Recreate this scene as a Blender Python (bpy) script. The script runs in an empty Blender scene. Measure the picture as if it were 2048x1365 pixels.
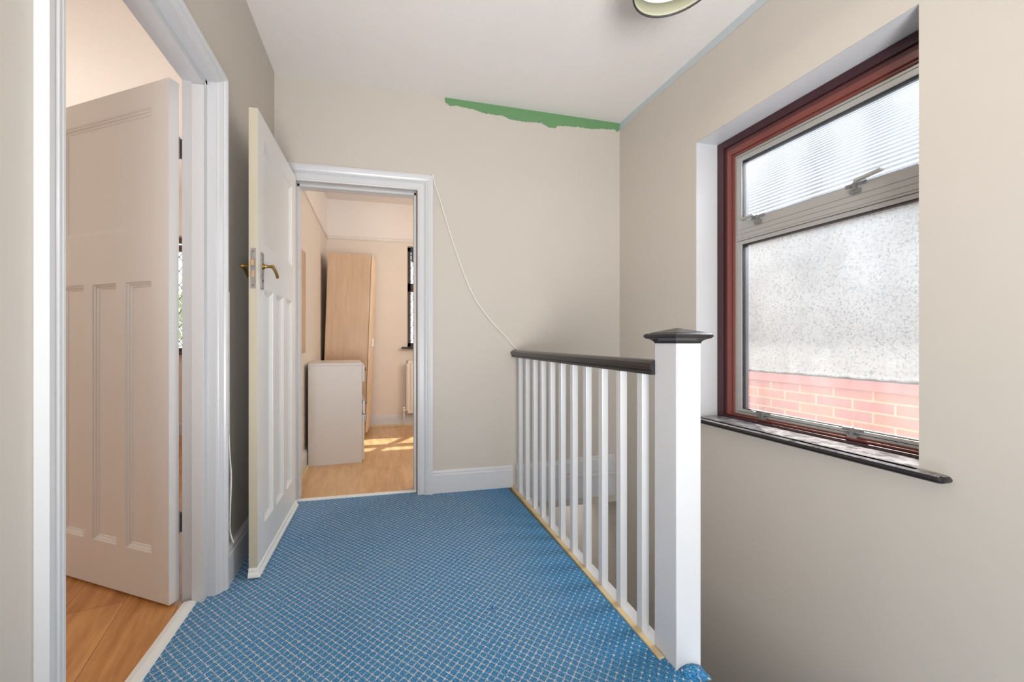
import bpy, bmesh, math, random
from mathutils import Vector, Matrix
random.seed(7)
D = bpy.data
SC = bpy.context.scene
COL = SC.collection

# ------------------------------------------------------------------ camera
TH = math.atan(.2155)                      # camera turned 12.2 degrees towards the stair side
cam = D.cameras.new('camera'); cam.sensor_width = 36; cam.lens = 770 / 2048 * 36
cam.shift_x = (1024 - 921) / 2048; cam.clip_start = .02
camo = D.objects.new('camera', cam); COL.objects.link(camo)
camo.location = (0, 0, 1.0); camo.rotation_euler = (math.pi / 2, 0, -TH)
SC.camera = camo
# ------------------------------------------------------------------ world, sun, exposure
SC.view_settings.view_transform = 'Standard'; SC.view_settings.look = 'None'
SC.view_settings.gamma = 1; SC.view_settings.use_curve_mapping = False
SC.view_settings.exposure = 0.0
W = D.worlds.new('sky'); SC.world = W; W.use_nodes = True
bg = W.node_tree.nodes['Background']
bg.inputs['Color'].default_value = (.80, .90, 1, 1); bg.inputs['Strength'].default_value = 2.4
sun = D.lights.new('sun', 'SUN'); sun.energy = 22; sun.angle = math.radians(.8); sun.color = (1, .94, .84)
suno = D.objects.new('sun', sun); COL.objects.link(suno)
suno.rotation_euler = Vector((.45, .6, 1)).to_track_quat('Z', 'Y').to_euler()

def area(name, loc, target, sx, sy, power, color, spread=180):
    l = D.lights.new(name, 'AREA'); l.shape = 'RECTANGLE'; l.size = sx; l.size_y = sy
    l.energy = power; l.color = color; l.spread = math.radians(spread)
    o = D.objects.new(name, l); COL.objects.link(o); o.location = loc
    o.rotation_euler = (Vector(loc) - Vector(target)).to_track_quat('Z', 'Y').to_euler()
    return o
WARM = (1, .80, .62); NEUT = (1, .97, .93); COOL = (.90, .95, 1)
def point(name, loc, power, color, r=.15):
    l = D.lights.new(name, 'POINT'); l.energy = power; l.color = color; l.shadow_soft_size = r
    o = D.objects.new(name, l); COL.objects.link(o); o.location = loc
WARM = (1, .95, .89); NEUT = (1, .975, .955); COOL = (.90, .95, 1)
area('landing_rear_fill', (-.2, -1.75, .8), (1.7, 1.25, -.15), 1.0, .8, 26, (.96, .98, 1), 130)  # added fill lamp behind the camera, brightens the stair-side wall
area('landing_ceiling_fill', (.1, -1.2, .5), (.6, .5, 2.6), .9, .9, 58, (.98, .985, 1), 125)  # added lamp behind the camera, aimed up to brighten the ceiling
point('stair_low_fill', (1.05, .55, -.12), 5, (.93, .97, 1), .12)  # added lamp hidden below the view, lifts the lower right wall
area('stair_window_fill', (2.55, 1.35, 2.60), (.9, 1.4, .5), .8, 1.6, 120, COOL, 150)  # added area lamp outside the window, boosts the daylight coming in
point('left_bedroom_fill', (-2.9, .7, 1.6), 25, WARM, .4)  # added unseen lamp, brightens the left bedroom and its open door
area('left_bedroom_ceiling_fill', (-2.2, 3.0, .9), (-2.2, 2.8, 2.6), 1, 1, 30, (1, .97, .95))  # added unseen lamp, aimed up at the left bedroom ceiling
point('far_bedroom_fill', (1.5, 3.4, 1.8), 42, WARM, .3)  # added unseen lamp, raises the far bedroom's brightness
area('lower_hall_fill', (1.3, 3.3, -.25), (1.2, 2.9, -2.6), .5, .5, 5, NEUT)  # added unseen lamp to light the lower hall

# ------------------------------------------------------------------ helpers
def lin(c):
    def f(v):
        v /= 255
        return v / 12.92 if v <= .04045 else ((v + .055) / 1.055) ** 2.4
    return (f(c[0]), f(c[1]), f(c[2]), 1)

class NT:
    def __init__(s, name):
        s.m = D.materials.new(name); s.m.use_nodes = True; s.t = s.m.node_tree
        s.b = s.t.nodes['Principled BSDF']; s.out = s.t.nodes['Material Output']
    def n(s, kind, **kw):
        x = s.t.nodes.new('ShaderNode' + kind)
        for k, v in kw.items():
            setattr(x, k, v)
        return x
    def l(s, a, b): s.t.links.new(a, b)
    def math(s, op, a, b=None, c=None):
        x = s.n('Math', operation=op)
        for i, v in enumerate((a, b, c)):
            if v is None: continue
            if isinstance(v, (int, float)): x.inputs[i].default_value = v
            else: s.l(v, x.inputs[i])
        return x.outputs[0]
    def mix(s, fac, a, b):
        x = s.n('Mix', data_type='RGBA')
        for i, v in ((0, fac), (6, a), (7, b)):
            if isinstance(v, (int, float, tuple)): x.inputs[i].default_value = v
            else: s.l(v, x.inputs[i])
        return x.outputs[2]
    def pos(s): return s.n('TexCoord').outputs['Object']
    def noise(s, scale, detail=4, vec=None, mapscale=None, rough=.6):
        x = s.n('TexNoise'); x.inputs['Scale'].default_value = scale; x.inputs['Detail'].default_value = detail
        x.inputs['Roughness'].default_value = rough
        v = vec or s.pos()
        if mapscale:
            m = s.n('Mapping'); m.inputs['Scale'].default_value = mapscale; s.l(v, m.inputs[0]); v = m.outputs[0]
        s.l(v, x.inputs['Vector']); return x.outputs['Fac']
    def bump(s, h, strength, dist=.002):
        x = s.n('Bump'); x.inputs['Strength'].default_value = strength; x.inputs['Distance'].default_value = dist
        s.l(h, x.inputs['Height']); s.l(x.outputs[0], s.b.inputs['Normal'])
    def ramp(s, fac, stops):
        r = s.n('ValToRGB'); e = r.color_ramp.elements
        while len(e) < len(stops): e.new(.5)
        for k, (p, c) in enumerate(stops): e[k].position = p; e[k].color = c
        s.l(fac, r.inputs[0]); return r.outputs[0]
    def color(s, c): 
        if isinstance(c, tuple): s.b.inputs['Base Color'].default_value = c
        else: s.l(c, s.b.inputs['Base Color'])

def paint(name, rgb, rough=.5, nscale=30, bump=.15, var=.04, metal=0, mapscale=None, spec=.5, dist=.002):
    t = NT(name); c = lin(rgb)
    f = t.noise(nscale * .12, 3, mapscale=mapscale)
    d = tuple(max(0, v * (1 - var * 2)) for v in c[:3]) + (1,)
    t.color(t.mix(f, d, c)); t.b.inputs['Roughness'].default_value = rough
    t.b.inputs['Metallic'].default_value = metal; t.b.inputs['Specular IOR Level'].default_value = spec
    if bump: t.bump(t.noise(nscale, 5, mapscale=mapscale), bump, dist)
    return t.m

M = {}
M['wall'] = paint('landing_wall_paint', (196, 188, 177), .55, 45, .12, .015)
M['green'] = paint('old_green_paint', (104, 148, 100), .55, 40, .2, .06)
M['bluegrey'] = paint('old_blue_grey_paint', (190, 198, 200), .55, 40, .2, .03)
M['ceil'] = paint('ceiling_paper_paint', (228, 222, 217), .75, 60, .35, .012, mapscale=(1, .35, 1), dist=.003)
M['peach'] = paint('bedroom_wall_paint', (221, 209, 197), .6, 45, .12, .02)
M['peachtop'] = paint('bedroom_frieze_paint', (230, 222, 216), .65, 45, .12, .02)
M['artex'] = paint('bedroom_ceiling_texture', (234, 226, 218), .8, 160, .9, .02, dist=.004)
M['gloss'] = paint('white_gloss_paint', (205, 205, 206), .28, 14, .18, .012, mapscale=(4, 4, .5), dist=.0015)
M['door'] = paint('white_door_paint', (224, 222, 219), .4, 12, .18, .015, mapscale=(4, 4, .4), dist=.0015)
M['aged'] = paint('yellowed_edge_paint', (205, 195, 172), .5, 30, .5, .12, mapscale=(2, 2, .3))
M['black'] = paint('black_gloss_wood', (38, 33, 34), .22, 16, .2, .1, mapscale=(1, .3, 1), dist=.001)
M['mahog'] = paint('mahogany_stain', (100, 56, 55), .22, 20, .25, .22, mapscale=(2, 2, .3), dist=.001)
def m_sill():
    t = NT('black_sill_dust_and_glare'); g = t.n('NewGeometry'); s = t.n('SeparateXYZ'); t.l(g.outputs['Normal'], s.inputs[0])
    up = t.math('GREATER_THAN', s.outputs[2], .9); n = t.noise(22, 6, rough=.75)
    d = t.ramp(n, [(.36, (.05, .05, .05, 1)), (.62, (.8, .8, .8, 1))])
    t.color(t.mix(t.math('MULTIPLY', up, d), lin((40, 35, 37)), lin((196, 192, 194))))  # top face lightened for dust, with window glare put into the colour
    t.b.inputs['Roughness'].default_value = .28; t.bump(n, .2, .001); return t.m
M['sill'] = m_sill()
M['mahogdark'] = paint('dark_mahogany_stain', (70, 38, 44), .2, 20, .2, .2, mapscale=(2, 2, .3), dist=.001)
M['mahoglight'] = paint('light_mahogany_stain', (138, 74, 66), .25, 20, .25, .25, mapscale=(2, 2, .3), dist=.001)  # lighter tone for the inner frame beads
M['alu'] = paint('aluminium_frame', (186, 184, 180), .42, 60, .08, .04, metal=.55)
M['steel'] = paint('catch_metal', (150, 150, 150), .3, 60, .05, .03, metal=.8)
M['gasket'] = paint('black_gasket', (40, 40, 42), .6, 30, 0, .02)
M['brass'] = paint('worn_brass', (168, 132, 72), .33, 60, .2, .18, metal=.9)
M['brasslight'] = paint('polished_brass', (226, 186, 140), .3, 60, .05, .05, metal=.6)
M['worn'] = paint('chipped_plate_paint', (184, 176, 172), .35, 220, .9, .42, metal=.3)
M['strip'] = paint('white_plastic', (226, 226, 222), .35, 20, 0, .01)
M['rawwood'] = paint('bare_pine_strip', (226, 200, 152), .6, 60, .3, .2, mapscale=(1, .15, 1))
M['brown'] = paint('unpainted_timber_edge', (120, 88, 62), .7, 60, .4, .3)
M['cable'] = paint('white_cable_sheath', (232, 228, 220), .4, 30, 0, .01)
M['rust'] = paint('rusty_hinge_metal', (78, 60, 50), .6, 200, .6, .4, metal=.3)
M['drawer'] = paint('white_melamine', (214, 207, 200), .4, 120, .1, .03)
M['radiator'] = paint('radiator_enamel', (232, 224, 214), .3, 20, 0, .01)
M['darkframe'] = paint('dark_stained_window', (70, 52, 46), .4, 30, .2, .15)
M['blind'] = paint('dark_blind_fabric', (62, 82, 92), .8, 80, .2, .1)
M['lead'] = paint('window_lead', (90, 92, 96), .5, 30, 0, .05)
M['shade'] = paint('olive_lamp_shade', (176, 174, 150), .7, 120, .2, .04)
M['cream'] = paint('cream_lamp_glass', (232, 220, 176), .3, 20, 0, .02)
M['ridge'] = paint('pale_blue_ridge_tile', (62, 88, 124), .7, 30, .3, .08)
M['ground'] = paint('garden_ground', (120, 128, 96), .9, 8, .5, .2)
M['bead'] = paint('blue_bead', (20, 70, 150), .2, 30, 0, .01)
M['bark'] = paint('tree_bark', (92, 76, 60), .9, 20, .6, .2)
M['leaf'] = paint('tree_leaves', (140, 160, 60), .7, 40, .3, .3)
M['softwhite'] = paint('soffit_paint', (225, 225, 222), .6, 20, 0, .02)

def m_carpet():
    t = NT('blue_carpet'); s = t.n('SeparateXYZ'); t.l(t.pos(), s.inputs[0])
    wob = t.noise(90, 2)
    w = t.math('MULTIPLY', t.math('SUBTRACT', wob, .5), .0045)
    X = t.math('ADD', s.outputs[0], w); Y = t.math('ADD', s.outputs[1], w)
    Y = t.math('SUBTRACT', Y, s.outputs[2])
    r = .70711; p = .0212
    u = t.math('MULTIPLY', t.math('ADD', X, Y), r); v = t.math('MULTIPLY', t.math('SUBTRACT', X, Y), r)
    pu = t.math('PINGPONG', u, p / 2); pv = t.math('PINGPONG', v, p / 2)
    du = t.math('PINGPONG', u, p / 8); dv = t.math('PINGPONG', v, p / 8)
    def lt(a, b): return t.math('LESS_THAN', a, b)
    a = t.math('MULTIPLY', lt(pu, .0017), lt(dv, .0018))
    b = t.math('MULTIPLY', lt(pv, .0017), lt(du, .0018))
    mask = t.math('MAXIMUM', a, b)
    fresh = t.ramp(t.math('ADD', s.outputs[0], t.math('MULTIPLY', t.math('SUBTRACT', t.noise(5, 3), .5), .35)), [(.50, (0, 0, 0, 1)), (.82, (1, 1, 1, 1))])
    dots = t.math('MULTIPLY', lt(pu, .0028), lt(pv, .0028))
    mask = t.math('MAXIMUM', t.math('MULTIPLY', mask, t.math('SUBTRACT', 1.0, t.math('MULTIPLY', fresh, .8))), dots)
    br = t.ramp(t.noise(130, 2), [(.36, (.05, .05, .05, 1)), (.56, (.95, .95, .95, 1))])
    mask = t.math('MULTIPLY', mask, br)
    fine = t.noise(260, 3, rough=.85)
    base = t.ramp(fine, [(.32, lin((4, 50, 92))), (.5, lin((26, 112, 166))), (.66, lin((104, 190, 228)))])
    dirt = t.noise(2.2, 3)
    base = t.mix(t.math('MULTIPLY', t.ramp(dirt, [(.35, (.2, .2, .2, 1)), (.7, (1, 1, 1, 1))]), t.math('MULTIPLY', t.math('SUBTRACT', 1.0, fresh), .4)), base, lin((96, 138, 168)))
    t.color(t.mix(mask, base, lin((226, 216, 208)))); t.b.inputs['Roughness'].default_value = .95
    t.b.inputs['Specular IOR Level'].default_value = .1
    t.b.inputs['Sheen Weight'].default_value = .15
    h = t.math('ADD', fine, t.math('MULTIPLY', mask, .5)); t.bump(h, .7, .004)
    return t.m
M['carpet'] = m_carpet()

def m_laminate(name, a, b, seam, rot=0):
    t = NT(name)
    mp = t.n('Mapping'); mp.inputs['Rotation'].default_value = (0, 0, math.radians(90 + rot)); t.l(t.pos(), mp.inputs[0])
    br = t.n('TexBrick'); t.l(mp.outputs[0], br.inputs['Vector'])
    br.inputs['Scale'].default_value = 1; br.inputs['Brick Width'].default_value = 1.25
    br.inputs['Row Height'].default_value = .19; br.inputs['Mortar Size'].default_value = .0012
    br.inputs['Color1'].default_value = (0, 0, 0, 1); br.inputs['Color2'].default_value = (1, 1, 1, 1)
    br.inputs['Mortar'].default_value = (.5, .5, .5, 1)
    mp2 = t.n('Mapping'); mp2.inputs['Scale'].default_value = (1.2, 9, 1); t.l(mp.outputs[0], mp2.inputs[0])
    g = t.noise(2.4, 6, vec=mp2.outputs[0], rough=.65)
    g2 = t.noise(1.3, 4)
    f = t.math('ADD', t.math('MULTIPLY', g, .8), t.math('MULTIPLY', br.outputs['Color'], .12))
    f = t.math('ADD', f, t.math('MULTIPLY', t.math('SUBTRACT', g2, .5), .35))
    c = t.ramp(f, [(.28, lin(b)), (.6, lin(a))])
    c = t.mix(br.outputs['Fac'], c, lin(seam))
    t.color(c); t.b.inputs['Roughness'].default_value = .3
    t.bump(g, .05, .001)
    return t.m
M['lam1'] = m_laminate('left_bedroom_laminate', (206, 150, 92), (160, 100, 50), (130, 84, 46), -12)
M['lam2'] = m_laminate('far_bedroom_laminate', (216, 178, 132), (184, 136, 92), (206, 170, 128))

def m_wood(name, a, b, rough=.45):
    t = NT(name); g = t.noise(3, 6, mapscale=(9, 9, .9), rough=.6); g2 = t.noise(40, 3, mapscale=(1, 1, .1))
    f = t.math('ADD', t.math('MULTIPLY', g, .8), t.math('MULTIPLY', g2, .2))
    t.color(t.ramp(f, [(.3, lin(b)), (.65, lin(a))])); t.b.inputs['Roughness'].default_value = rough
    return t.m
M['beech'] = m_wood('beech_effect_board', (212, 184, 156), (194, 162, 132))
M['beechfront'] = m_wood('pale_beech_door', (236, 208, 176), (222, 190, 156))

def m_brick():
    t = NT('neighbour_brick'); s = t.n('SeparateXYZ'); t.l(t.pos(), s.inputs[0])
    c = t.n('CombineXYZ'); t.l(s.outputs[1], c.inputs[0]); t.l(s.outputs[2], c.inputs[1])
    br = t.n('TexBrick'); t.l(c.outputs[0], br.inputs['Vector'])
    for k, v in (('Scale', 1), ('Brick Width', .225), ('Row Height', .075), ('Mortar Size', .006), ('Bias', -.1)):
        br.inputs[k].default_value = v
    br.inputs['Color1'].default_value = lin((226, 138, 112)); br.inputs['Color2'].default_value = lin((172, 118, 128))
    br.inputs['Mortar'].default_value = lin((220, 200, 160))
    n = t.noise(14, 5)
    t.color(t.mix(t.math('MULTIPLY', n, .6), br.outputs['Color'], lin((216, 150, 138)))); t.b.inputs['Roughness'].default_value = .9
    t.bump(br.outputs['Fac'], -.4, .004)
    return t.m
M['brick'] = m_brick()
M['brickband'] = paint('brick_string_course', (206, 138, 136), .9, 60, .5, .1)

def m_render():
    t = NT('white_roughcast')
    n = t.noise(70, 5, rough=.75); st = t.noise(1.4, 4)
    base = t.mix(t.ramp(st, [(.45, (0, 0, 0, 1)), (.75, (1, 1, 1, 1))]), lin((214, 219, 225)), lin((178, 181, 185)))
    t.color(t.mix(t.ramp(n, [(.34, (1, 1, 1, 1)), (.50, (0, 0, 0, 1))]), base, lin((136, 139, 144))))
    t.b.inputs['Roughness'].default_value = .95; t.bump(n, 1.0, .02)
    return t.m
M['roughcast'] = m_render()
M['rooftile'] = paint('neighbour_roof_tile', (112, 119, 134), .9, 40, .4, .05)

def m_glass(name, haze, hazecol=(.9, .95, 1, 1)):
    t = NT(name); nt = t.t; nt.nodes.remove(t.b)
    tr = t.n('BsdfTransparent'); gl = t.n('BsdfGlossy'); gl.inputs['Roughness'].default_value = .02
    fr = t.n('Fresnel'); fr.inputs['IOR'].default_value = 1.45
    m1 = t.n('MixShader'); t.l(t.math('MULTIPLY', fr.outputs[0], .6), m1.inputs[0]); t.l(tr.outputs[0], m1.inputs[1]); t.l(gl.outputs[0], m1.inputs[2])
    if haze:
        tl = t.n('BsdfTranslucent'); tl.inputs['Color'].default_value = hazecol
        m2 = t.n('MixShader'); n = t.noise(5, 5, mapscale=(1, 1, .35))
        f = t.math('MULTIPLY', t.ramp(n, [(.3, (.5, .5, .5, 1)), (.75, (1.3, 1.3, 1.3, 1))]), haze)
        t.l(f, m2.inputs[0]); t.l(m1.outputs[0], m2.inputs[1]); t.l(tl.outputs[0], m2.inputs[2]); t.l(m2.outputs[0], t.out.inputs[0])
    else: t.l(m1.outputs[0], t.out.inputs[0])
    return t.m
M['hazeglass'] = m_glass('dusty_window_glass', .075)
M['glass'] = m_glass('clear_window_glass', .05)
def m_mirror():
    t = NT('mirror_glass'); t.b.inputs['Metallic'].default_value = 1; t.b.inputs['Roughness'].default_value = .02
    t.b.inputs['Base Color'].default_value = (.80, .78, .74, 1); return t.m
M['mirror'] = m_mirror()

def box(bm, x0, x1, y0, y1, z0, z1, mi=0):
    vs = [bm.verts.new((x, y, z)) for x in (x0, x1) for y in (y0, y1) for z in (z0, z1)]
    for q in ((0, 1, 3, 2), (4, 6, 7, 5), (0, 4, 5, 1), (2, 3, 7, 6), (0, 2, 6, 4), (1, 5, 7, 3)):
        f = bm.faces.new([vs[i] for i in q]); f.material_index = mi
    return vs
def loft(bm, rings, closed=True, cap=True, mi=0, smooth=False):
    R = [[bm.verts.new(p) for p in r] for r in rings]; n = len(R[0])
    for a, b in zip(R, R[1:]):
        for i in range(n if closed else n - 1):
            f = bm.faces.new((a[i], a[(i + 1) % n], b[(i + 1) % n], b[i])); f.material_index = mi; f.smooth = smooth
    if cap and closed:
        for r in (R[0], R[-1]):
            f = bm.faces.new(r); f.material_index = mi
    return R
def tube(bm, pts, r, seg=8, mi=0):
    pts = [Vector(p) for p in pts]; rings = []; up = Vector((0, 0, 1))
    for i, p in enumerate(pts):
        d = (pts[min(i + 1, len(pts) - 1)] - pts[max(i - 1, 0)]).normalized()
        a = d.cross(up)
        if a.length < .05: a = d.cross(Vector((1, 0, 0)))
        a.normalize(); b = d.cross(a)
        rr = r[i] if isinstance(r, (list, tuple)) else r
        rings.append([p + (a * math.cos(k * 2 * math.pi / seg) + b * math.sin(k * 2 * math.pi / seg)) * rr for k in range(seg)])
    loft(bm, rings, mi=mi, smooth=True)
def lathe(bm, prof, c, seg=48, mi=0, closed=False):
    rings = [[(c[0] + r * math.cos(k * 2 * math.pi / seg), c[1] + r * math.sin(k * 2 * math.pi / seg), c[2] + z) for k in range(seg)] for r, z in prof]
    if closed: rings.append(rings[0])
    loft(bm, rings, cap=not closed, mi=mi, smooth=True)

def obj(name, bm, mats, parent=None, bevel=0, seg=2, mw=None):
    bmesh.ops.remove_doubles(bm, verts=bm.verts, dist=1e-6) if False else None
    bmesh.ops.recalc_face_normals(bm, faces=bm.faces)
    me = D.meshes.new(name); bm.to_mesh(me); bm.free()
    for m in (mats if isinstance(mats, (list, tuple)) else [mats]): me.materials.append(M[m])
    o = D.objects.new(name, me); COL.objects.link(o)
    if parent: o.parent = parent
    if bevel:
        b = o.modifiers.new('bevel', 'BEVEL'); b.width = bevel; b.segments = seg; b.limit_method = 'ANGLE'; b.angle_limit = math.radians(35)
    return o
def B(): return bmesh.new()
def boxo(name, dims, mat, parent=None, bevel=0):
    bm = B()
    for d in (dims if isinstance(dims[0], (tuple, list)) else [dims]): box(bm, *d)
    return obj(name, bm, mat, parent, bevel)
def struct(o, label=None):
    o['kind'] = 'structure'
    if label: o['label'] = label
    return o
def thing(o, label, cat, group=None):
    o['label'] = label; o['category'] = cat
    if group: o['group'] = group
    return o
def empty(name, loc=(0, 0, 0), rz=0):
    o = D.objects.new(name, None); COL.objects.link(o); o.location = loc; o.rotation_euler = (0, 0, rz)
    o.empty_display_size = .1; return o

# ------------------------------------------------------------------ plan
XL, XR, YB, YF, ZC = -.612, 1.74, 2.52, -2.0, 2.62
XL1 = -.732                      # inner face of the left bedroom wall
XL2, Y2, YW = -.568, 2.64, 4.62  # far bedroom
def ceil_z(x, y):
    return 2.63 - .03 * (x - XL) / (XR - XL) - .03 * (YB - y) / 1.2 * (1 - (x - XL) / (XR - XL)) * .5

# ---- landing walls
D1N, D1F, D1T = .917, 1.65, 1.985
bm = B()
box(bm, XL1, XL, YF, D1N - .045, -.02, 2.72); box(bm, XL1, XL, D1F + .045, YB + .02, -.02, 2.72)
box(bm, XL1, XL, D1N - .045, D1F + .045, D1T + .045, 2.72)
struct(obj('wall_left', bm, 'wall'))
D2L, D2R, D2T = -.49, .25, 1.985
def ragged(bm, top, bot, axis, c, mi, n=90, seed=3, amp=.006):
    # a paint patch standing a fraction proud of the wall; top / bot: lists of (s, z)
    rnd = random.Random(seed)
    def ip(L, s):
        for (a, za), (b, zb) in zip(L, L[1:]):
            if a <= s <= b: return za + (zb - za) * (s - a) / (b - a)
        return L[-1][1]
    s0, s1 = top[0][0], top[-1][0]; prev = None
    for i in range(n + 1):
        s = s0 + (s1 - s0) * i / n
        zt = ip(top, s); zb = min(zt - .001, ip(bot, s) + rnd.uniform(-amp, amp) * .6)
        P = (lambda z: (s, c, z)) if axis == 'x' else (lambda z: (c, s, z))
        v = (bm.verts.new(P(zt)), bm.verts.new(P(zb)))
        if prev:
            f = bm.faces.new((prev[0], v[0], v[1], prev[1])); f.material_index = mi
        prev = v
bm = B()
box(bm, XL, D2L - .03, YB, Y2, -.02, 2.72); box(bm, D2R + .03, XR, YB, Y2, -.165, 2.72)
box(bm, D2L - .03, D2R + .03, YB, Y2, D2T + .03, 2.72)
ragged(bm, [(.437, 2.618), (1.74, 2.601)], [(.437, 2.585), (.475, 2.560), (.50, 2.573), (.62, 2.565), (.72, 2.545), (.85, 2.543), (.90, 2.527), (1.0, 2.522),
       (1.12, 2.532), (1.17, 2.505), (1.23, 2.505), (1.25, 2.525), (1.40, 2.535), (1.50, 2.532), (1.62, 2.545), (1.70, 2.548), (1.725, 2.53), (1.74, 2.56)], 'x', YB - .0012, 1, 130, 5)
struct(obj('wall_back', bm, ['wall', 'green']))
# window opening in the right wall
WN, WF, WB, WT = .92, 1.826, .58, 2.11
bm = B()
box(bm, XR, 2.0, YF, WN - .12, -2.8, 2.72); box(bm, XR, 2.0, WF, 4.3, -2.8, 2.72)
box(bm, XR, 2.0, WN - .12, WF, -2.8, WB - .03); box(bm, XR, 2.0, WN - .12, WF, WT, 2.72)
loft(bm, [[(XR, WN - .12, z), (XR, WN, z), (1.88, WN - .075, z), (2.0, WN - .075, z), (2.0, WN - .12, z)] for z in (WB - .03, WT)], mi=0)
for (q) in (((XR + .0005, WF - .001, WB), (XR + .0005, WF - .001, WT), (1.95, WF - .001, WT), (1.95, WF - .001, WB)),
            ((XR + .0005, WN - .08, WT - .001), (XR + .0005, WF, WT - .001), (1.95, WF, WT - .001), (1.95, WN - .08, WT - .001))):
    f = bm.faces.new([bm.verts.new(p) for p in q]); f.material_index = 2
ragged(bm, [(.3, 2.601), (2.52, 2.600)], [(.3, 2.54), (.8, 2.548), (1.2, 2.545), (1.43, 2.553), (1.6, 2.55), (1.85, 2.56), (2.1, 2.558), (2.3, 2.565), (2.42, 2.548), (2.47, 2.552), (2.52, 2.53)], 'y', XR - .0012, 1, 130, 8)
struct(obj('wall_right', bm, ['wall', 'bluegrey', 'gloss']))
struct(boxo('wall_front', (XL1, 2.0, YF - .12, YF, -2.8, 2.72), 'wall'))
# ceiling: one sheet, slightly out of level, cast over a slab
bm = B()
nx = 14; ny = 20; G = []
for i in range(nx + 1):
    G.append([bm.verts.new((XL - .01 + (XR - XL + .02) * i / nx, YF + (YB + .01 - YF) * j / ny, ceil_z(XL + (XR - XL) * i / nx, YF + (YB - YF) * j / ny))) for j in range(ny + 1)])
for i in range(nx):
    for j in range(ny):
        bm.faces.new((G[i][j], G[i][j + 1], G[i + 1][j + 1], G[i + 1][j])).smooth = True
box(bm, XL1, 2.0, YF, Y2, 2.66, 2.72)
struct(obj('ceiling', bm, 'ceil'))
# landing floor with a rounded carpeted edge at the stairhead
bm = B()
box(bm, XL1 + .01, .868, 1.07, YB, -.16, 0); box(bm, D2L, D2R, YB, 2.556, -.16, 0); box(bm, XL1 + .01, .93, .2, 1.07, -.16, 0); box(bm, XL1 + .01, XR, YF, .2, -.16, 0)
prof = [(.93, 0), (.94, -.001), (.949, -.006), (.955, -.014), (.956, -.024), (.953, -.034), (.945, -.04), (.93, -.042)]
loft(bm, [[(x, y, z) for x, z in prof] for y in (.2, .98)], smooth=True)
# small tuck of carpet folded up against the foot of the newel
rings = []
for k in range(9):
    a = k / 8; x = .893 + .075 * a; h = .012 * math.sin(math.pi * min(1, a * 1.05)) + .003
    rings.append([(x, .955, -.001), (x, .975, h * .6), (x, .992, h), (x, 1.0035, h * .9), (x, 1.0035, -.02)])
loft(bm, rings, smooth=True)
struct(obj('floor', bm, 'carpet'))
# floor structure under the landing
struct(boxo('wall_stairwell', [(.80, .93, .2, YB, -2.8, -.16)], 'wall'))
# stair flight going down under the window, towards the back
bm = B()
for k in range(12):
    y0 = .2 + .22 * k; z = -.19 * (k + 1)
    box(bm, .934, XR - .004, y0, y0 + .25, z - .25, z)
    tube(bm, [(.934, y0 + .25, z - .018), (XR - .004, y0 + .25, z - .018)], .018, 10)
thing(obj('staircase', bm, 'carpet'), 'blue carpeted stair flight dropping below the window beside the balustrade', 'stairs')
struct(boxo('floor_lower', (XL1, 2.0, .2, 4.4, -2.85, -2.6), 'lam1'))
struct(boxo('wall_lower_back', (.3, 2.0, 3.9, 4.0, -2.6, -.165), 'wall'))
struct(boxo('wall_lower_left', (.2, .3, 2.52, 4.0, -2.6, -.165), 'wall'))

# ---- skirting
def skirting(name, pts, h, mat='gloss', t=.022, flip=1, z0=0):
    """pts: list of (x,y) wall line; board stands on the flip side"""
    bm = B()
    for (a, b) in zip(pts, pts[1:]):
        a = Vector(a); b = Vector(b); d = (b - a).normalized(); n = Vector((-d.y, d.x)) * flip
        prof = [(0, 0), (t, 0), (t, h - .03), (t * .8, h - .022), (t * .8, h - .012), (t * .4, h), (0, h)]
        loft(bm, [[(p.x + n.x * u, p.y + n.y * u, z0 + w) for u, w in prof] for p in (a, b)])
    return struct(obj(name, bm, mat))
skirting('baseboard_left', [(XL, 1.722), (XL, YB)], .15, flip=-1)
skirting('baseboard_left_near', [(XL, YF), (XL, .845)], .15, flip=-1)
skirting('baseboard_back', [(.352, YB), (.905, YB)], .147, flip=-1)
# stairwell apron that carries the skirting line over the drop
bm = B()
def apr(x, top):
    return [(x, YB, -.12), (x, YB - .02, -.12), (x, YB - .02, .028), (x, YB - .028, .033), (x, YB - .028, .044), (x, YB - .02, .049),
            (x, YB - .02, .058), (x, YB - .025, .061), (x, YB - .025, top - .03), (x, YB - .019, top - .02), (x, YB - .014, top), (x, YB, top)]
loft(bm, [apr(.932, .149), apr(1.66, .179), [(x if 0 else 1.690, min(YB, y + .006), z - .002) for x, y, z in apr(1.66, .176)]])
struct(obj('trim_stairwell_apron', bm, 'gloss'))
struct(boxo('trim_stairwell_soffit', (.93, XR, YB - .008, Y2, -.172, -.121), 'wall'))
boxp = boxo('hook', (1.60, 1.622, YB + .03, YB + .05, -.24, -.172), 'gloss')
thing(boxp, 'small white bracket under the stairwell apron beside the right wall', 'bracket')

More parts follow.
